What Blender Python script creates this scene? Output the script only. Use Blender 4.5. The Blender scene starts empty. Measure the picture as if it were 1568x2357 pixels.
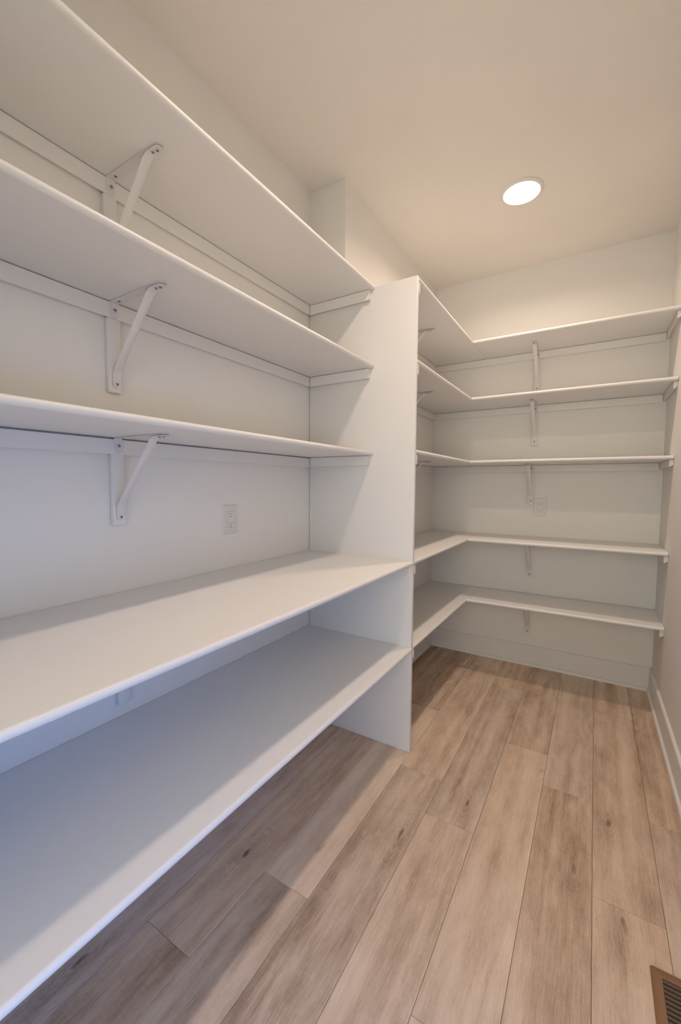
import bpy, bmesh, math, random
from mathutils import Vector, Matrix

C = bpy.context.scene.collection
S = bpy.context.scene

# ------------------------------------------------------------------ camera
YAW, PITCH, ROLL, F_PX = 0.5510, -0.0652, 0.0053, 950.88
cam_d = bpy.data.cameras.new('camera')
cam = bpy.data.objects.new('camera', cam_d)
C.objects.link(cam)
cy_, sy_ = math.cos(YAW), math.sin(YAW)
cp_, sp_ = math.cos(PITCH), math.sin(PITCH)
fwd = Vector((-sy_ * cp_, cy_ * cp_, sp_))
right0 = Vector((cy_, sy_, 0))
up0 = right0.cross(fwd)
cr_, sr_ = math.cos(ROLL), math.sin(ROLL)
rgt = right0 * cr_ + up0 * sr_
upv = up0 * cr_ - right0 * sr_
mw = Matrix((rgt, upv, -fwd)).transposed().to_4x4()
mw.translation = Vector((1.2869, -1.7752, 1.265))
cam.matrix_world = mw
cam_d.sensor_fit = 'VERTICAL'
cam_d.sensor_height = 24.0
cam_d.lens = 24.0 * F_PX / 2357.0
cam_d.clip_start = 0.02
S.camera = cam

# ------------------------------------------------------------------ light set-up
DAY_COLOR = (0.06, 0.32, 1.0)
DAY_STRENGTH = 4.2
LAMP_COLOR = (1.0, 0.785, 0.635)
LAMP_STRENGTH = 7.4
LAMP_SPREAD = 155.0
w = bpy.data.worlds.new('daylight')
S.world = w
w.use_nodes = True
w.node_tree.nodes['Background'].inputs[0].default_value = (*DAY_COLOR, 1)
w.node_tree.nodes['Background'].inputs[1].default_value = DAY_STRENGTH

DAY_GAP_Y0, DAY_GAP_Y1, DAY_GAP_H = -2.00, -1.20, 1.10  # unseen opening added on the right, kept low to hold the blue light down
port_d = bpy.data.lights.new('day_gap_portal', 'AREA')      # sampling aid for the daylight entering at the added low opening
port_d.shape = 'RECTANGLE'
port_d.size, port_d.size_y = DAY_GAP_H, DAY_GAP_Y1 - DAY_GAP_Y0
port_d.cycles.is_portal = True
port = bpy.data.objects.new('day_gap_portal', port_d)
C.objects.link(port)
port.location = (1.72, (DAY_GAP_Y0 + DAY_GAP_Y1) / 2, DAY_GAP_H / 2)
port.rotation_euler = (0, math.pi / 2, 0)

# added fill lamp behind the camera, lifts the shaded faces
fill_d = bpy.data.lights.new('fill_light', 'AREA')
fill_d.shape = 'RECTANGLE'
fill_d.size, fill_d.size_y = 2.2, 1.7
fill_d.energy = 53.0
fill_d.color = (1.0, 0.975, 0.85)
fill = bpy.data.objects.new('fill_light', fill_d)
C.objects.link(fill)
fill.location = (0.9, -3.75, 1.55)
fill.rotation_euler = (math.radians(90), 0, 0)

S.view_settings.view_transform = 'Standard'
S.view_settings.look = 'None'
S.view_settings.exposure = 0.0
S.view_settings.gamma = 1.0
S.view_settings.use_curve_mapping = False

# ------------------------------------------------------------------ measures (metres)
H = 2.7465          # ceiling
XS = 0.2024         # face of the bump-out on the left
YB = 1.3601         # back wall
YF = 0.9649         # front of the back shelves
D1 = 0.3800         # depth of upper left shelves
D2 = 0.5920         # depth of lower left shelves
DP = 0.5870         # panel depth
T = 0.0195          # board thickness
Y0 = -2.30          # wall behind the camera
ZT = 2.188
LEFT_Z = [2.1935, 1.8353, 1.4265, 0.9172, 0.5110]
BACK_Z = [2.1888, 1.8321, 1.4283, 0.9174, 0.5140]
CT = 0.018          # cleat thickness
CH = 0.046          # cleat height


def xr(y):          # right wall leans very slightly
    return 1.6305 + (1.36 - y) * 0.0056


# ------------------------------------------------------------------ materials
def new_mat(name):
    m = bpy.data.materials.new(name)
    m.use_nodes = True
    nt = m.node_tree
    return m, nt, nt.nodes['Principled BSDF']


def paint(name, col, rough, bump=0.0, scale=300.0, var=0.015, spec=0.4):
    m, nt, b = new_mat(name)
    geo = nt.nodes.new('ShaderNodeNewGeometry')
    n = nt.nodes.new('ShaderNodeTexNoise')
    n.inputs['Scale'].default_value = 2.2
    n.inputs['Detail'].default_value = 3
    nt.links.new(geo.outputs['Position'], n.inputs['Vector'])
    r = nt.nodes.new('ShaderNodeValToRGB')
    r.color_ramp.elements[0].position = 0.3
    r.color_ramp.elements[1].position = 0.7
    r.color_ramp.elements[0].color = (*[c * (1 - var) for c in col], 1)
    r.color_ramp.elements[1].color = (*[min(1, c * (1 + var)) for c in col], 1)
    nt.links.new(n.outputs['Fac'], r.inputs['Fac'])
    nt.links.new(r.outputs['Color'], b.inputs['Base Color'])
    b.inputs['Roughness'].default_value = rough
    b.inputs['Specular IOR Level'].default_value = spec
    if bump:
        n2 = nt.nodes.new('ShaderNodeTexNoise')
        n2.inputs['Scale'].default_value = scale
        n2.inputs['Detail'].default_value = 4
        nt.links.new(geo.outputs['Position'], n2.inputs['Vector'])
        bp = nt.nodes.new('ShaderNodeBump')
        bp.inputs['Strength'].default_value = bump
        bp.inputs['Distance'].default_value = 0.001
        nt.links.new(n2.outputs['Fac'], bp.inputs['Height'])
        nt.links.new(bp.outputs['Normal'], b.inputs['Normal'])
    return m


M_WALL = paint('wall_paint', (0.89, 0.872, 0.835), 0.75, 0.25, 220, spec=0.25)
M_CEIL = paint('ceiling_paint', (0.89, 0.855, 0.80), 0.85, 0.35, 160, spec=0.2)
M_SHELF = paint('shelf_paint', (0.845, 0.835, 0.82), 0.42, 0.06, 500, 0.008)
M_TRIM = paint('trim_paint', (0.87, 0.85, 0.82), 0.38, 0.04, 300, 0.008)
M_BRKT = paint('bracket_enamel', (0.80, 0.77, 0.775), 0.35, 0, 1, 0.01)
M_PLATE = paint('cover_plastic', (0.79, 0.77, 0.755), 0.35, 0, 1, 0.005)
M_RECEP = paint('receptacle_plastic', (0.84, 0.82, 0.79), 0.3, 0, 1, 0.005)
M_DARK = paint('slot_black', (0.03, 0.027, 0.025), 0.7, 0, 1, 0.1)
M_VENT = paint('vent_enamel', (0.30, 0.165, 0.085), 0.42, 0.1, 400, 0.05)
M_VENTD = paint('vent_louvre_enamel', (0.12, 0.072, 0.045), 0.45, 0.1, 400, 0.05)
M_SUB = paint('subfloor', (0.10, 0.07, 0.05), 0.9, 0, 1, 0.1)
M_SCREW, _nt, _b = new_mat('screw_steel')
_b.inputs['Base Color'].default_value = (0.42, 0.42, 0.42, 1)
_b.inputs['Metallic'].default_value = 0.9
_b.inputs['Roughness'].default_value = 0.35
M_LENS, _nt, _b = new_mat('lamp_lens')
_b.inputs['Base Color'].default_value = (0.9, 0.9, 0.9, 1)
_b.inputs['Emission Color'].default_value = (1.0, 0.985, 0.95, 1)
_b.inputs['Emission Strength'].default_value = 1.0 if LAMP_STRENGTH else 0.0


def wood_material():
    m, nt, b = new_mat('plank_wood')
    N, L = nt.nodes, nt.links

    def node(t, **kw):
        n = N.new(t)
        for k, v in kw.items():
            setattr(n, k, v)
        return n

    def math_(op, a, bb=None, clamp=False):
        n = node('ShaderNodeMath', operation=op, use_clamp=clamp)
        for i, s in enumerate((a, bb)):
            if s is None:
                continue
            if isinstance(s, (int, float)):
                n.inputs[i].default_value = s
            else:
                L.new(s, n.inputs[i])
        return n.outputs[0]

    def att(name):
        a = node('ShaderNodeAttribute', attribute_type='OBJECT', attribute_name=name)
        return a.outputs['Fac']

    geo = node('ShaderNodeNewGeometry')
    sep = node('ShaderNodeSeparateXYZ')
    L.new(geo.outputs['Position'], sep.inputs[0])
    seed, tone, warm = att('seed'), att('tone'), att('warm')
    X, Y = sep.outputs['X'], sep.outputs['Y']

    def coords(sx, sy, off=0.0):
        c = node('ShaderNodeCombineXYZ')
        L.new(math_('MULTIPLY', X, sx), c.inputs[0])
        L.new(math_('MULTIPLY', Y, sy), c.inputs[1])
        L.new(math_('ADD', math_('MULTIPLY', seed, 17.3), off), c.inputs[2])
        return c.outputs[0]

    def noise(sx, sy, off=0.0, detail=3.0, rough=0.5):
        n = node('ShaderNodeTexNoise')
        n.inputs['Scale'].default_value = 1
        n.inputs['Detail'].default_value = detail
        n.inputs['Roughness'].default_value = rough
        L.new(coords(sx, sy, off), n.inputs['Vector'])
        return n.outputs['Fac']

    # slow warp gives cathedral figures
    warp = noise(7, 1.6, 3.1, 2.0)
    rings = math_('SINE', math_('ADD', math_('MULTIPLY', X, 90), math_('MULTIPLY', warp, 46)))
    rmask = math_('MULTIPLY', math_('SUBTRACT', noise(5, 1.1, 8.2, 1), 0.47, True), 7, True)
    rings = math_('MULTIPLY', rings, rmask)
    blotch = noise(14, 5.0, 1.0, 5, 0.62)
    streak = noise(34, 1.2, 5.0, 3, 0.55)
    grain = noise(330, 16, 9.0, 3, 0.6)
    pores = noise(800, 60, 2.0, 2, 0.6)
    saw = noise(30, 160, 6.0, 2, 0.5)       # faint cross texture
    # one knot per plank: elongated core, darker halo and growth rings that flow around it
    kx, ky, ks = att('kx'), att('ky'), att('ks')
    wob = noise(22, 9, 4.0, 2)
    dx = math_('ADD', math_('SUBTRACT', X, kx), math_('MULTIPLY', math_('SUBTRACT', wob, 0.5), 0.030))
    dy = math_('MULTIPLY', math_('SUBTRACT', Y, ky), 0.34)
    dy = math_('ADD', dy, math_('MULTIPLY', math_('SUBTRACT', noise(16, 7, 6.6, 2), 0.5), 0.030))
    kd = math_('SQRT', math_('ADD', math_('MULTIPLY', dx, dx), math_('MULTIPLY', dy, dy)))
    knot = math_('MULTIPLY', math_('MULTIPLY', math_('SUBTRACT', 0.0085, kd, True), 160, True), ks)
    halo = math_('MULTIPLY', math_('MULTIPLY', math_('SUBTRACT', 0.055, kd, True), 16, True), ks)
    kring = math_('MULTIPLY', math_('SINE', math_('MULTIPLY', kd, 720)),
                  math_('MULTIPLY', math_('MULTIPLY', math_('SUBTRACT', 0.080, kd, True), 12, True), ks))
    rings = math_('ADD', rings, math_('MULTIPLY', kring, 0.9))
    band = noise(15, 0.55, 12.0, 1.0, 0.5)

    v = math_('MULTIPLY', math_('SUBTRACT', blotch, 0.5), 0.62)
    v = math_('ADD', v, math_('MULTIPLY', math_('SUBTRACT', streak, 0.5), 0.45))
    v = math_('ADD', v, math_('MULTIPLY', math_('SUBTRACT', grain, 0.5), 0.38))
    v = math_('ADD', v, math_('MULTIPLY', math_('SUBTRACT', pores, 0.5), 0.25))
    v = math_('ADD', v, math_('MULTIPLY', math_('SUBTRACT', saw, 0.5), 0.09))
    v = math_('ADD', v, math_('MULTIPLY', rings, 0.05))
    v = math_('ADD', v, math_('MULTIPLY', math_('SUBTRACT', band, 0.5), 0.55))
    v = math_('SUBTRACT', v, math_('MULTIPLY', halo, 0.13))
    v = math_('SUBTRACT', v, math_('MULTIPLY', knot, 0.38))
    v = math_('ADD', v, math_('ADD', tone, 0.5), True)
    ramp = node('ShaderNodeValToRGB')
    cr = ramp.color_ramp
    cr.elements[0].position = 0.0
    cr.elements[0].color = (0.16, 0.098, 0.064, 1)
    cr.elements[1].position = 1.0
    cr.elements[1].color = (0.90, 0.74, 0.58, 1)
    e = cr.elements.new(0.3)
    e.color = (0.42, 0.29, 0.20, 1)
    e = cr.elements.new(0.6)
    e.color = (0.70, 0.525, 0.385, 1)
    L.new(v, ramp.inputs['Fac'])
    hue = node('ShaderNodeMix', data_type='RGBA', blend_type='MULTIPLY')
    hue.inputs['B'].default_value = (0.90, 0.965, 1.06, 1)
    L.new(warm, hue.inputs['Factor'])
    L.new(ramp.outputs['Color'], hue.inputs['A'])
    L.new(hue.outputs['Result'], b.inputs['Base Color'])
    b.inputs['Roughness'].default_value = 0.5
    b.inputs['Specular IOR Level'].default_value = 0.35
    bp = node('ShaderNodeBump')
    bp.inputs['Strength'].default_value = 0.25
    bp.inputs['Distance'].default_value = 0.0006
    L.new(grain, bp.inputs['Height'])
    L.new(bp.outputs['Normal'], b.inputs['Normal'])
    return m


M_WOOD = wood_material()

# ------------------------------------------------------------------ helpers


def tag(o, label=None, cat=None, group=None, kind=None):
    if label:
        o['label'] = label
    if cat:
        o['category'] = cat
    if group:
        o['group'] = group
    if kind:
        o['kind'] = kind
    return o


def empty(name, loc, rz=0.0):
    o = bpy.data.objects.new(name, None)
    o.empty_display_size = 0.05
    o.location = loc
    o.rotation_euler = (0, 0, rz)
    C.objects.link(o)
    return o


def link(name, bm, mat, parent=None, origin=(0, 0, 0), smooth=False):
    """one bmesh -> one object; vertices given in the parent's (or world) frame"""
    bmesh.ops.recalc_face_normals(bm, faces=bm.faces)
    bmesh.ops.translate(bm, verts=bm.verts, vec=-Vector(origin))
    me = bpy.data.meshes.new(name)
    bm.to_mesh(me)
    bm.free()
    me.materials.append(mat)
    if smooth:
        for p in me.polygons:
            p.use_smooth = True
        me.set_sharp_from_angle(angle=math.radians(40))
    o = bpy.data.objects.new(name, me)
    o.location = origin
    C.objects.link(o)
    if parent:
        o.parent = parent
    return o


def add_hexa(bm, pts):
    v = [bm.verts.new(p) for p in pts]
    for f in ((0, 3, 2, 1), (4, 5, 6, 7), (0, 1, 5, 4), (1, 2, 6, 5), (2, 3, 7, 6), (3, 0, 4, 7)):
        bm.faces.new([v[i] for i in f])


def add_box(bm, x0, x1, y0, y1, z0, z1):
    add_hexa(bm, [(x0, y0, z0), (x1, y0, z0), (x1, y1, z0), (x0, y1, z0),
                  (x0, y0, z1), (x1, y0, z1), (x1, y1, z1), (x0, y1, z1)])


def box_bm(x0, x1, y0, y1, z0, z1, bevel=0.0, seg=2):
    bm = bmesh.new()
    add_box(bm, x0, x1, y0, y1, z0, z1)
    if bevel:
        bmesh.ops.bevel(bm, geom=bm.edges[:], offset=bevel, segments=seg, profile=0.5, affect='EDGES')
    return bm


def add_prism(bm, prof, fn, s0, s1):
    """profile (a,b) swept from s0 to s1; fn(a,b,s)->xyz"""
    va = [bm.verts.new(fn(a, b, s0)) for a, b in prof]
    vb = [bm.verts.new(fn(a, b, s1)) for a, b in prof]
    n = len(prof)
    for i in range(n):
        j = (i + 1) % n
        bm.faces.new((va[i], va[j], vb[j], vb[i]))
    bm.faces.new(va[::-1])
    bm.faces.new(vb)


def add_lathe(bm, prof, c, axis='z', seg=20):
    """prof = (r, h) list; closed at ends; axis direction letter with sign"""
    rings = []
    for r, h in prof:
        ring = []
        for k in range(seg):
            a = 2 * math.pi * k / seg
            u, v = r * math.cos(a), r * math.sin(a)
            p = {'z': (u, v, h), 'x': (h, u, v), 'y': (u, h, v)}[axis]
            ring.append(bm.verts.new((c[0] + p[0], c[1] + p[1], c[2] + p[2])))
        rings.append(ring)
    for a, b in zip(rings, rings[1:]):
        for k in range(seg):
            j = (k + 1) % seg
            bm.faces.new((a[k], a[j], b[j], b[k]))
    bm.faces.new(rings[0])
    bm.faces.new(rings[-1])


def nose_profile(depth, top, back=0.0, n=10):
    """board section: a = depth direction, b = height; half-round front edge"""
    r = T / 2
    pts = [(back, top - T), (back, top)]
    for k in range(n + 1):
        a = math.pi / 2 - math.pi * k / n
        pts.append((depth - r + r * math.cos(a), top - r + r * math.sin(a)))
    return pts


def copy_tree(o, parent=None):
    c = o.copy()
    C.objects.link(c)
    if parent:
        c.parent = parent
    for ch in list(o.children):
        copy_tree(ch, c)
    return c


# ------------------------------------------------------------------ the room
EX = 0.0012
# floor slab with planks as parts
FX1 = 3.2
bm = bmesh.new()
add_box(bm, -0.12, FX1, Y0 - 0.12, YB + 0.12, -0.10, -0.008)
add_box(bm, 1.74, FX1, Y0 - 0.12, YB + 0.12, -0.008, 0.0)      # added slab beyond the low opening, blocks light from below
floor = tag(link('floor', bm, M_SUB), kind='structure')

rows = [  # x0, x1, [joint y ...], [tones from back to front], [warm->grey]
    (-0.10, 0.047, [0.55, -0.69, -1.93], [0, -.04, .02, 0]),
    (0.047, 0.230, [0.87, -0.375, -1.62], [-.02, -.05, .02, 0]),
    (0.230, 0.411, [0.13, -1.111], [-.10, .0, -.09, 0]),
    (0.411, 0.586, [0.43, -0.816, -2.06], [-.10, .12, -.06, 0]),
    (0.586, 0.776, [1.14, -0.10, -1.34], [0, .02, -.06, .03]),
    (0.776, 0.960, [0.94, -0.304, -1.55], [.0, -.03, .04, 0]),
    (0.960, 1.146, [0.33, -0.909, -2.15], [-.06, .10, .05, 0]),
    (1.146, 1.328, [0.104, -1.14], [.0, -.07, .0]),
    (1.328, 1.510, [0.90, -0.342, -1.58], [0.02, .03, .06, 0]),
    (1.510, 1.745, [0.10, -1.14], [.03, -.02, 0]),
]
rnd = random.Random(5)
g = 0.0005
KNOTS = [(0.734, -0.457, 1), (0.722, 0.512, 0.6), (0.901, -0.173, 0.8), (1.138, 0.207, 0.7), (1.378, 0.012, 0.7), (1.407, -0.397, 0.8), (1.042, -0.694, 0.9), (1.275, -0.27, 0.5), (0.313, -0.802, 1), (0.288, -0.478, 0.8), (1.033, 0.918, 0.7), (1.511, 0.966, 0.6), (0.171, -1.267, 0.9), (0.288, -1.104, 0.6)]
for ri, (x0, x1, js, tones) in enumerate(rows):
    edges = [YB + 0.02] + list(js) + [Y0 - 0.02]
    for k in range(len(edges) - 1):
        ya, yb = edges[k + 1], edges[k]
        bm = bmesh.new()
        xa, xb = x0 + g, x1 - g
        ya, yb = ya + g, yb - g
        bv = 0.0006
        lo = [(xa, ya), (xb, ya), (xb, yb), (xa, yb)]
        hi = [(xa + bv, ya + bv), (xb - bv, ya + bv), (xb - bv, yb - bv), (xa + bv, yb - bv)]
        rgs = [[bm.verts.new((p[0], p[1], z)) for p in q] for q, z in ((lo, -0.0078), (lo, -bv), (hi, 0.0))]
        for a, b in zip(rgs, rgs[1:]):
            for i in range(4):
                bm.faces.new((a[i], a[(i + 1) % 4], b[(i + 1) % 4], b[i]))
        bm.faces.new(rgs[0][::-1])
        bm.faces.new(rgs[-1])
        o = link('plank', bm, M_WOOD, floor, (xa, ya, -0.0078))
        o['tone'] = float(tones[min(k, len(tones) - 1)]) + 0.06
        o['seed'] = rnd.uniform(0, 10)
        o['warm'] = rnd.uniform(0, 0.8)
        hit = [q for q in KNOTS if xa < q[0] < xb and ya < q[1] < yb]
        kx, ky, ks = hit[0] if hit else (rnd.uniform(xa + .03, xb - .03), rnd.uniform(ya + .1, yb - .1), rnd.uniform(.2, .7))
        o['kx'], o['ky'], o['ks'] = float(kx), float(ky), float(ks)

# ceiling with openings kept simple
tag(link('ceiling', box_bm(-0.12, 1.80, Y0 - 0.12, YB + 0.12, H, H + 0.08), M_CEIL), kind='structure')
tag(link('wall_left', box_bm(-0.12, 0, Y0 - 0.12, YB + 0.12, -0.008, H), M_WALL), kind='structure')
tag(link('wall_left_bumpout', box_bm(0.0, XS, T + 0.0006, YB, -0.0, H), M_WALL), kind='structure')
tag(link('wall_back', box_bm(0, 1.80, YB, YB + 0.12, -0.008, H), M_WALL), kind='structure')
# front wall, its opening shaped for the fill lamp; made-up closed shell around the lamp
OX0, OX1, OH = 0.80, 1.60, 2.20
bm = bmesh.new()
add_box(bm, 0, OX0, Y0 - 0.12, Y0, -0.008, H)
add_box(bm, OX1, 1.80, Y0 - 0.12, Y0, -0.008, H)
add_box(bm, OX0, OX1, Y0 - 0.12, Y0, OH, H)
tag(link('wall_front', bm, M_WALL), kind='structure')
bm = bmesh.new()
hy1 = Y0 - 0.12
add_box(bm, -0.72, -0.60, -4.2, hy1, -0.008, H)
add_box(bm, 2.40, 2.52, -4.2, hy1, -0.008, H)
add_box(bm, -0.72, 2.52, -4.32, -4.2, -0.008, H)
add_box(bm, -0.72, -0.12, hy1, hy1 + 0.1, -0.008, H)
add_box(bm, 1.80, 2.52, hy1, hy1 + 0.1, -0.008, H)
tag(link('wall_fill_shell', bm, M_WALL), kind='structure')
tag(link('ceiling_fill_shell', box_bm(-0.72, 2.52, -4.32, hy1, H, H + 0.08), M_CEIL), kind='structure')
tag(link('floor_fill_shell', box_bm(-0.72, 2.52, -4.32, hy1, -0.10, 0.0), M_TRIM), kind='structure')


def skew_wall(bm, y0, y1, z0, z1, th=0.11, off=0.0):
    add_hexa(bm, [(xr(y0) - off, y0, z0), (xr(y0) + th, y0, z0), (xr(y1) + th, y1, z0), (xr(y1) - off, y1, z0),
                  (xr(y0) - off, y0, z1), (xr(y0) + th, y0, z1), (xr(y1) + th, y1, z1), (xr(y1) - off, y1, z1)])


bm = bmesh.new()
skew_wall(bm, DAY_GAP_Y1, YB, -0.008, H)
skew_wall(bm, Y0, DAY_GAP_Y0, -0.008, H)
skew_wall(bm, DAY_GAP_Y0, DAY_GAP_Y1, DAY_GAP_H, H)
tag(link('wall_right', bm, M_WALL), kind='structure')
# casing of the made-up low opening the daylight enters by
bm = bmesh.new()
for a, b, z0, z1 in ((DAY_GAP_Y1, DAY_GAP_Y1 + 0.065, 0, DAY_GAP_H + 0.065), (DAY_GAP_Y0 - 0.065, DAY_GAP_Y0, 0, DAY_GAP_H + 0.065),
                     (DAY_GAP_Y0, DAY_GAP_Y1, DAY_GAP_H, DAY_GAP_H + 0.065)):
    add_hexa(bm, [(xr(a) - 0.016, a, z0), (xr(a), a, z0), (xr(b), b, z0), (xr(b) - 0.016, b, z0),
                  (xr(a) - 0.016, a, z1), (xr(a), a, z1), (xr(b), b, z1), (xr(b) - 0.016, b, z1)])
tag(link('trim_1', bm, M_TRIM), kind='structure')

# baseboards with shoe moulding: section (distance from wall, height)
BASE = [(0, 0), (0.026, 0), (0.026, 0.010), (0.0245, 0.015), (0.021, 0.0185), (0.0145, 0.020),
        (0.0140, 0.137), (0.012, 0.1405), (0.009, 0.142), (0, 0.142)]


def baseboard(name, fn, s0, s1):
    bm = bmesh.new()
    add_prism(bm, BASE, fn, s0, s1)
    return tag(link(name, bm, M_TRIM), kind='structure')


baseboard('baseboard_back', lambda a, b, s: (s, YB - a, b), XS, xr(YB))
baseboard('baseboard_right', lambda a, b, s: (xr(s) - a, s, b), DAY_GAP_Y1 + 0.065, YB)
baseboard('baseboard_left', lambda a, b, s: (XS + a, s, b), T + 0.002, YB)
baseboard('baseboard_recess', lambda a, b, s: (a, s, b), Y0, -0.002)

# ------------------------------------------------------------------ divider panel
bm = box_bm(0.0028, DP, 0.0, T, 0.0004, ZT, 0.0022, 2)
tag(link('divider_panel', bm, M_SHELF, None, (DP / 2, T / 2, 0), True),
    'tall white painted divider panel standing on the floor between left shelves and corner shelves', 'panel')

# ------------------------------------------------------------------ shelves
left_words = ['topmost', 'second from top', 'middle', 'deep counter-height', 'deep lowest']
LEFT_LABEL = [
    'top long white shelf left of the divider panel, its underside seen',
    'second long white shelf from the top, left of the divider panel',
    'third long white shelf from the top, above the left outlet',
    'deep white counter-height shelf left of the divider, below the left outlet',
    'deep lowest white shelf left of the divider, nearest the floor']
for i, z in enumerate(LEFT_Z):
    d = D1 if i < 3 else D2
    bm = bmesh.new()
    add_prism(bm, nose_profile(d, z, 0.0024), lambda a, b, s: (a, s, b), Y0 + 0.002, -0.0004)
    tag(link('long_shelf', bm, M_SHELF, None, (d / 2, -1.15, z - T), True), LEFT_LABEL[i], 'shelf',
        'long shelves left of the divider')

RET = ['top', 'second from top', 'third from top', 'fourth from top', 'lowest']
ZSPOT = ['just below the ceiling area', 'under the top corner shelf', 'above the back outlet',
         'below the back outlet', 'closest to the floor']
for i, z in enumerate(BACK_Z):
    bm = bmesh.new()
    add_prism(bm, nose_profile(0.5895 - XS, z, 0.0014), lambda a, b, s: (XS + a, s, b), T + 0.0004, YB - 0.0014)
    tag(link('return_shelf', bm, M_SHELF, None, (0.4, 0.7, z - T), True),
        '%s short white return shelf running from divider panel to back wall' % RET[i], 'shelf',
        'return shelves behind the divider')
    bm = bmesh.new()
    prof = nose_profile(YB - YF, z, 0.0014)
    xe = xr(YF) - 0.0022
    add_prism(bm, prof, lambda a, b, s: (s, YB - a, b), 0.5903, xe)
    tag(link('back_shelf', bm, M_SHELF, None, (1.1, 1.16, z - T), True),
        '%s white shelf across the back wall, ending at the right wall' % RET[i], 'shelf',
        'shelves across the back wall')

# ------------------------------------------------------------------ cleats
def cleat_prof(top, ch=CH):
    return [(0, top), (CT, top), (CT, top - ch + 0.002), (CT - 0.003, top - ch), (CT - 0.007, top - ch + 0.002),
            (0.005, top - ch + 0.008), (0, top - ch + 0.007)]


def cleat(fn, s0, s1, top, origin, label, group, ch=CH):
    bm = bmesh.new()
    add_prism(bm, cleat_prof(top, ch), fn, s0, s1)
    tag(link('shelf_cleat', bm, M_TRIM, None, origin), label, 'cleat', group)


LN_ = ['top', 'second', 'third', 'counter-height', 'lowest']
for i, z in enumerate(LEFT_Z):
    gap = [0.0026, 0.0026, 0.0052, 0.0018, 0.0018][i]
    top = z - T - gap
    cleat(lambda a, b, s: (a + 0.0002, s, b), Y0 + 0.003, -0.0195, top, (0.01, -1.15, top - CH),
          'long white cleat on the left wall supporting the %s long shelf' % LN_[i], 'cleats along the left wall')
    end = (D1 if i < 3 else D2) - (0.022 if i < 3 else 0.030)
    top = z - T - 0.0020
    cleat(lambda a, b, s: (s, -a - 0.0002, b), 0.0195, end, top, (0.2, -0.01, top - CH),
          'short white cleat on the divider panel under the %s long shelf' % LN_[i], 'cleats on the front of the divider')
for i, z in enumerate(BACK_Z):
    top = z - T - 0.0020
    cleat(lambda a, b, s: (s, T + a + 0.0002, b), XS + 0.0195, DP - 0.001, top, (0.4, 0.03, top - CH),
          'white cleat end at the rear of the divider under %s return shelf' % RET[i],
          'cleats on the rear of the divider')
    cleat(lambda a, b, s: (XS + a + 0.0002, s, b), T + 0.020, YB - 0.0195, top, (XS + 0.01, 0.7, top - CH),
          'white cleat on the left bump-out wall under the %s return shelf' % RET[i], 'cleats along the bump-out wall')
    cleat(lambda a, b, s: (s, YB - a - 0.0002, b), XS + 0.0005, xr(YB) - 0.020, top, (0.9, YB - 0.01, top - CH),
          'long white cleat on the back wall under the %s back shelf' % RET[i], 'cleats along the back wall')
    cleat(lambda a, b, s: (xr(s) - a - 0.0004, s, b), YF + 0.022, YB - 0.0005, top, (xr(1.2) - 0.01, 1.16, top - CH),
          'short white cleat on the right wall under the %s back shelf end' % RET[i], 'cleats on the right wall', 0.037)


# ------------------------------------------------------------------ brackets
def strap_bm(path, width, thick, crown, taper0=0.0, taper1=0.0, nacross=9):
    """bent steel strap in the x-z plane. path = [(x,z,crownfactor)], width along y"""
    bm = bmesh.new()
    n = len(path)
    dist = [0.0]
    for a, b in zip(path, path[1:]):
        dist.append(dist[-1] + math.hypot(b[0] - a[0], b[1] - a[1]))
    tot = dist[-1]
    grid = []
    for i, (x, z, cf) in enumerate(path):
        a = path[max(i - 1, 0)]
        b = path[min(i + 1, n - 1)]
        tx, tz = b[0] - a[0], b[1] - a[1]
        l = math.hypot(tx, tz)
        nx, nz = -tz / l, tx / l
        w_ = width / 2
        for tp, ds in ((taper0, dist[i]), (taper1, tot - dist[i])):
            if tp and ds < tp:
                q = 1 - ds / tp
                w_ = min(w_, width / 2 * (0.30 + 0.70 * math.sqrt(max(0, 1 - q * q))))
        rf, rb = [], []
        for k in range(nacross):
            u = -1 + 2 * k / (nacross - 1)
            c = crown * cf * (1 - u * u)
            rf.append(bm.verts.new((x + nx * (thick + c), u * w_, z + nz * (thick + c))))
            rb.append(bm.verts.new((x + nx * c, u * w_, z + nz * c)))
        grid.append((rf, rb))
    for (f0, b0), (f1, b1) in zip(grid, grid[1:]):
        for k in range(nacross - 1):
            bm.faces.new((f0[k], f0[k + 1], f1[k + 1], f1[k]))
            bm.faces.new((b0[k], b1[k], b1[k + 1], b0[k + 1]))
        bm.faces.new((f0[0], f1[0], b1[0], b0[0]))
        bm.faces.new((f0[-1], b0[-1], b1[-1], f1[-1]))
    for f, b in (grid[0], grid[-1]):
        for k in range(nacross - 1):
            bm.faces.new((f[k], b[k], b[k + 1], f[k + 1]))
    return bm


def screw(parent, c, axis, sign):
    bm = bmesh.new()
    r = 0.0049
    prof = [(r, 0.0), (r, 0.0006), (r * 0.8, 0.0016), (r * 0.45, 0.0021), (0.0012, 0.0022)]
    add_lathe(bm, [(a, h * sign) for a, h in prof], c, axis, 14)
    o = link('screw', bm, M_SCREW, parent, c, True)
    # dark recess of the driver socket
    bm = bmesh.new()
    h = 0.00215 * sign
    e = 0.0005 * sign
    def bx(u0, u1, v0, v1):
        if axis == 'x':
            add_box(bm, min(h, h + e), max(h, h + e), u0, u1, v0, v1)
        else:
            add_box(bm, u0, u1, v0, v1, min(h, h + e), max(h, h + e))
    bx(-0.0022, 0.0022, -0.0007, 0.0007)
    bx(-0.0007, 0.0007, -0.0022, -0.0007)
    bx(-0.0007, 0.0007, 0.0007, 0.0022)
    link('socket', bm, M_DARK, o)
    return o


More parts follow.
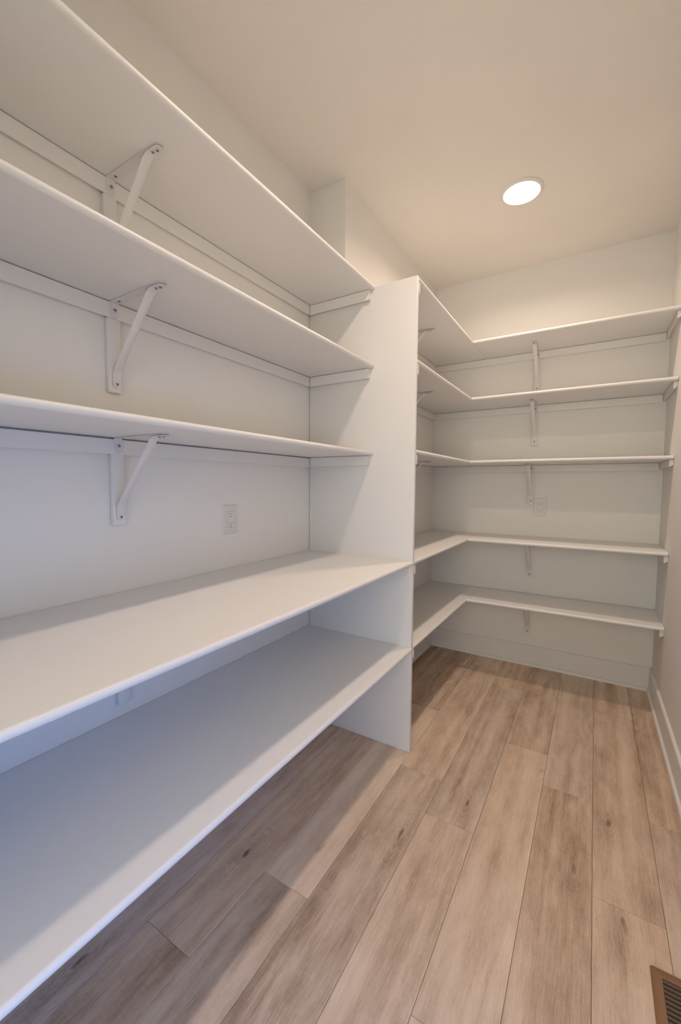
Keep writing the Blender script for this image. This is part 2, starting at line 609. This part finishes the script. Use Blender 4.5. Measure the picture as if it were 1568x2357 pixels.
def make_bracket(scale=1.0, drop=0.271, lift=0.0):
    """local frame: wall at x=0, arm along +x, z=0 = shelf underside"""
    root = empty('shelf_bracket', (0, 0, 0))
    bm = box_bm(0.0002, CT, -0.0215, 0.0185, -drop, -CH - 0.0028, 0.0025, 2)
    link('backing_board', bm, M_TRIM, root, (CT / 2, 0, -drop), True)
    L_ = 0.262 * scale
    # top plate, rounded tip; underside faces down
    path = [(CT + 0.0005, -0.0024, 0)] + [(CT + (L_ - CT) * k / 16, -0.0024, 0) for k in range(1, 13)]
    path += [(L_ - 0.016 + 0.016 * math.sin(math.pi / 2 * k / 6), -0.0024, 0) for k in range(0, 7)]
    path = sorted(set(path))
    link('top_plate', strap_bm(path, 0.027, 0.0020, 0, taper1=0.016), M_BRKT, root, (CT, 0, 0), False)
    # back plate on the cleat
    path = [(CT + 0.0024, -CH + 0.001 + 0.044 * k / 10, 0) for k in range(11)]
    link('back_plate', strap_bm(path, 0.026, 0.0020, 0, taper0=0.006), M_BRKT, root, (CT, 0, -CH), False)
    # diagonal brace
    xb = CT + 0.0024
    zb = -(drop - 0.015 - lift)
    za = -(drop - 0.060 - lift)
    xt = L_ - 0.058
    zt_ = -0.0048
    pts = [(xb, zb + (za - 0.012 - zb) * k / 6, 0) for k in range(7)]
    pts = [(x, z, 0) for x, z, _ in pts]
    P0, P1, P2 = Vector((xb, za - 0.012)), Vector((xb, za)), Vector((xb + 0.009, za + 0.0098))
    dirn = (Vector((xt, zt_)) - P1).normalized()
    P2 = P1 + dirn * 0.014
    for k in range(1, 6):
        t = k / 6
        p = P0 * (1 - t) ** 2 + P1 * 2 * t * (1 - t) + P2 * t * t
        pts.append((p.x, p.y, 0.2 * t))
    Q1 = Vector((xt, zt_))
    Q0 = Q1 - dirn * 0.018
    Q2 = Q1 + Vector((0.016, 0))
    for k in range(13):
        p = P2.lerp(Q0, k / 12)
        cf = min(1.0, 0.2 + k * 0.25, 0.2 + (12 - k) * 0.25)
        pts.append((p.x, p.y, cf))
    for k in range(1, 7):
        t = k / 6
        p = Q0 * (1 - t) ** 2 + Q1 * 2 * t * (1 - t) + Q2 * t * t
        pts.append((p.x, p.y, 0.2 * (1 - t)))
    xe = L_ - 0.003
    for k in range(1, 9):
        pts.append((Q2.x + (xe - Q2.x) * math.sin(math.pi / 2 * k / 8), zt_, 0))
    pts = [(x, z, -c) for x, z, c in pts]        # crown points away from the wall
    link('brace', strap_bm(pts, 0.0245, -0.0022, 0.0045, taper0=0.010, taper1=0.014), M_BRKT, root, (xb, 0, zb), True)
    screw(root, (CT + 0.0046, 0.0, -0.0245), 'x', 1)
    screw(root, (xb + 0.0023, 0.0005, -(drop - 0.0255 - lift)), 'x', 1)
    screw(root, (0.046, 0, -0.0026), 'z', -1)
    screw(root, (L_ - 0.035, -0.001, -0.0072), 'z', -1)
    screw(root, (L_ - 0.0195, 0.0015, -0.0072), 'z', -1)
    return root


proto = make_bracket()
spots = []
for i in range(3):
    spots.append((0, -1.034, LEFT_Z[i] - T, 0, 'white metal shelf bracket on the left wall holding up the %s long shelf' % LN_[i],
                  'brackets on the left wall'))
for i, x in enumerate((0.926, 0.922, 0.912, 0.919, 0.920)):
    spots.append((x, YB, BACK_Z[i] - T, -math.pi / 2,
                  'white metal shelf bracket on the back wall under the %s back shelf' % RET[i],
                  'brackets on the back wall'))
for i in range(3):
    spots.append((XS, 0.590, BACK_Z[i] - T, 0,
                  'white metal shelf bracket behind the divider panel under the %s return shelf' % RET[i],
                  'brackets under the return shelves'))
for i, (x, y, z, rz, lab, grp) in enumerate(spots):
    o = proto if i == 0 else copy_tree(proto)
    o.location = (x, y, z - 0.0003)
    o.rotation_euler = (0, 0, rz)
    tag(o, lab, 'bracket', grp)
o = make_bracket(1.3, 0.343, 0.048)
o.location = (0, -1.034, LEFT_Z[3] - T - 0.0003)
tag(o, 'white bracket on the left wall under the counter-height shelf, only its board end seen', 'bracket')


# ------------------------------------------------------------------ outlets
def make_outlet(label):
    """local frame: wall plane y=0, front faces -y, centre at origin"""
    root = empty('wall_outlet', (0, 0, 0))
    W_, Hh = 0.0785, 0.121
    # plate with a rectangular opening: frame of four sloped sides
    bm = bmesh.new()
    def ring(w_, h_, y):
        return [bm.verts.new(p) for p in ((-w_ / 2, y, -h_ / 2), (w_ / 2, y, -h_ / 2), (w_ / 2, y, h_ / 2), (-w_ / 2, y, h_ / 2))]
    rs = [ring(W_, Hh, -0.0002), ring(W_, Hh, -0.0030), ring(W_ - 0.005, Hh - 0.005, -0.0055),
          ring(0.0345, 0.0685, -0.0055), ring(0.0335, 0.0675, -0.0045), ring(0.0335, 0.0675, -0.0002)]
    for a, b in zip(rs, rs[1:]):
        for i in range(4):
            bm.faces.new((a[i], a[(i + 1) % 4], b[(i + 1) % 4], b[i]))
    a, b = rs[-1], rs[0]
    for i in range(4):
        bm.faces.new((a[i], a[(i + 1) % 4], b[(i + 1) % 4], b[i]))
    link('cover_plate', bm, M_PLATE, root)
    rec = link('receptacle', box_bm(-0.0161, 0.0161, -0.0062, -0.0006, -0.0331, 0.0331, 0.0006, 2), M_RECEP, root)
    for zc in (0.0195, -0.0195):
        for x0, h_ in ((-0.0064, 0.0080), (0.0064, 0.0062)):
            link('slot', box_bm(x0 - 0.0010, x0 + 0.0010, -0.0064, -0.0061, zc + 0.0035 - h_ / 2, zc + 0.0035 + h_ / 2),
                 M_DARK, rec)
        bm = bmesh.new()
        add_lathe(bm, [(0.0025, -0.0061), (0.0025, -0.0064)], (0, 0, zc - 0.0078), 'y', 14)
        link('ground_hole', bm, M_DARK, rec)
    for zc in (0.0475, -0.0475):
        bm = bmesh.new()
        add_lathe(bm, [(0.0030, -0.0050), (0.0030, -0.0057), (0.0018, -0.0063)], (0, 0, zc), 'y', 12)
        link('cover_screw', bm, M_PLATE, root)
    return tag(root, label, 'outlet')


o = make_outlet('white duplex outlet on the left wall above the counter-height shelf')
o.location = (0, -0.5600, 1.1205)
o.rotation_euler = (0, 0, math.pi / 2)
p2 = copy_tree(o)
p2.location = (0.9706, YB, 1.1205)
p2.rotation_euler = (0, 0, 0)
p2['label'] = 'white duplex outlet on the back wall beside a shelf bracket'


# ------------------------------------------------------------------ ceiling lights
def make_light(label):
    root = empty('ceiling_light', (0, 0, 0))
    bm = bmesh.new()
    prof = [(0.0870, -0.0002), (0.0995, -0.0002), (0.0990, -0.0040), (0.0960, -0.0080), (0.0900, -0.0110), (0.0868, -0.0115)]
    seg = 72
    rings = []
    for r, h in prof:
        rings.append([bm.verts.new((r * math.cos(2 * math.pi * k / seg), r * math.sin(2 * math.pi * k / seg), h)) for k in range(seg)])
    rings.append(rings[0])
    for a, b in zip(rings, rings[1:]):
        for k in range(seg):
            j = (k + 1) % seg
            bm.faces.new((a[k], a[j], b[j], b[k]))
    link('trim_ring', bm, M_TRIM, root, (0, 0, 0), True)
    bm = bmesh.new()
    add_lathe(bm, [(0.0864, -0.0060), (0.0864, -0.0110), (0.0820, -0.0125), (0.050, -0.0135), (0.004, -0.0138)], (0, 0, 0), 'z', 72)
    link('lens', bm, M_LENS, root, (0, 0, 0), True)
    return tag(root, label, 'light')


def lamp_of(root):
    d = bpy.data.lights.new('downlight', 'AREA')
    d.shape = 'DISK'
    d.size = 0.095
    d.spread = math.radians(LAMP_SPREAD)
    d.energy = LAMP_STRENGTH
    d.color = LAMP_COLOR
    o = bpy.data.objects.new('downlight', d)
    C.objects.link(o)
    o.location = root.location + Vector((0, 0, -0.0145))


lt = make_light('round white recessed ceiling light glowing above the corner shelves')
lt.location = (0.915, 0.557, H)
l2 = copy_tree(lt)
l2.location = (0.905, -0.690, H)
lamp_of(lt)
lamp_of(l2)
l2['label'] = 'second round ceiling light, out of frame above the long shelves'


# ------------------------------------------------------------------ floor vent
vx0, vx1 = 1.459, 1.599
vy1, vy0 = -0.478, -0.783
root = empty('floor_vent', ((vx0 + vx1) / 2, (vy0 + vy1) / 2, 0))
tag(root, 'brown metal floor vent with slanted louvres beside the right baseboard', 'vent')
ox, oy = (vx0 + vx1) / 2, (vy0 + vy1) / 2
W2, L2 = (vx1 - vx0) / 2, (vy1 - vy0) / 2
bm = bmesh.new()


def vring(w_, l_, z, r=0.006, n=4):
    out = []
    for cx, cy, a0 in ((w_ - r, l_ - r, 0), (-w_ + r, l_ - r, 90), (-w_ + r, -l_ + r, 180), (w_ - r, -l_ + r, 270)):
        for k in range(n + 1):
            a = math.radians(a0 + 90 * k / n)
            out.append(bm.verts.new((cx + r * math.cos(a), cy + r * math.sin(a), z)))
    return out


rs = [vring(W2, L2, 0.0003), vring(W2, L2, 0.0020), vring(W2 - 0.0045, L2 - 0.0045, 0.0062), vring(W2 - 0.023, L2 - 0.026, 0.0075, 0.0006),
      vring(W2 - 0.0235, L2 - 0.0265, 0.0068, 0.0006), vring(W2 - 0.0235, L2 - 0.0265, 0.0010, 0.0006)]
rs.append(rs[0])
for a, b in zip(rs, rs[1:]):
    n = len(a)
    for i in range(n):
        bm.faces.new((a[i], a[(i + 1) % n], b[(i + 1) % n], b[i]))
link('frame', bm, M_VENT, root, (0, 0, 0), True)
link('dark_backing', box_bm(-W2 + 0.024, W2 - 0.024, -L2 + 0.027, L2 - 0.027, 0.0004, 0.0010), M_DARK, root)  # black sheet in place of the duct's depth; its darkness is painted
iw = W2 - 0.0238
ny = 21
span = 2 * (L2 - 0.027)
slat_me = None
for k in range(ny):
    yc = -span / 2 + span * (k + 0.55) / ny
    if slat_me is None:
        bm = bmesh.new()
        prof = [(-0.0028, 0.0012), (-0.0021, 0.0012), (0.0016, 0.0062), (0.0024, 0.0064), (0.0024, 0.0071), (0.0010, 0.0070)]
        add_prism(bm, prof, lambda a, b, s: (s, a, b), -iw, iw)
        o = link('slat', bm, M_VENTD, root)
        slat_me = o
    else:
        o = slat_me.copy()
        C.objects.link(o)
    o.location = (0, yc, 0)
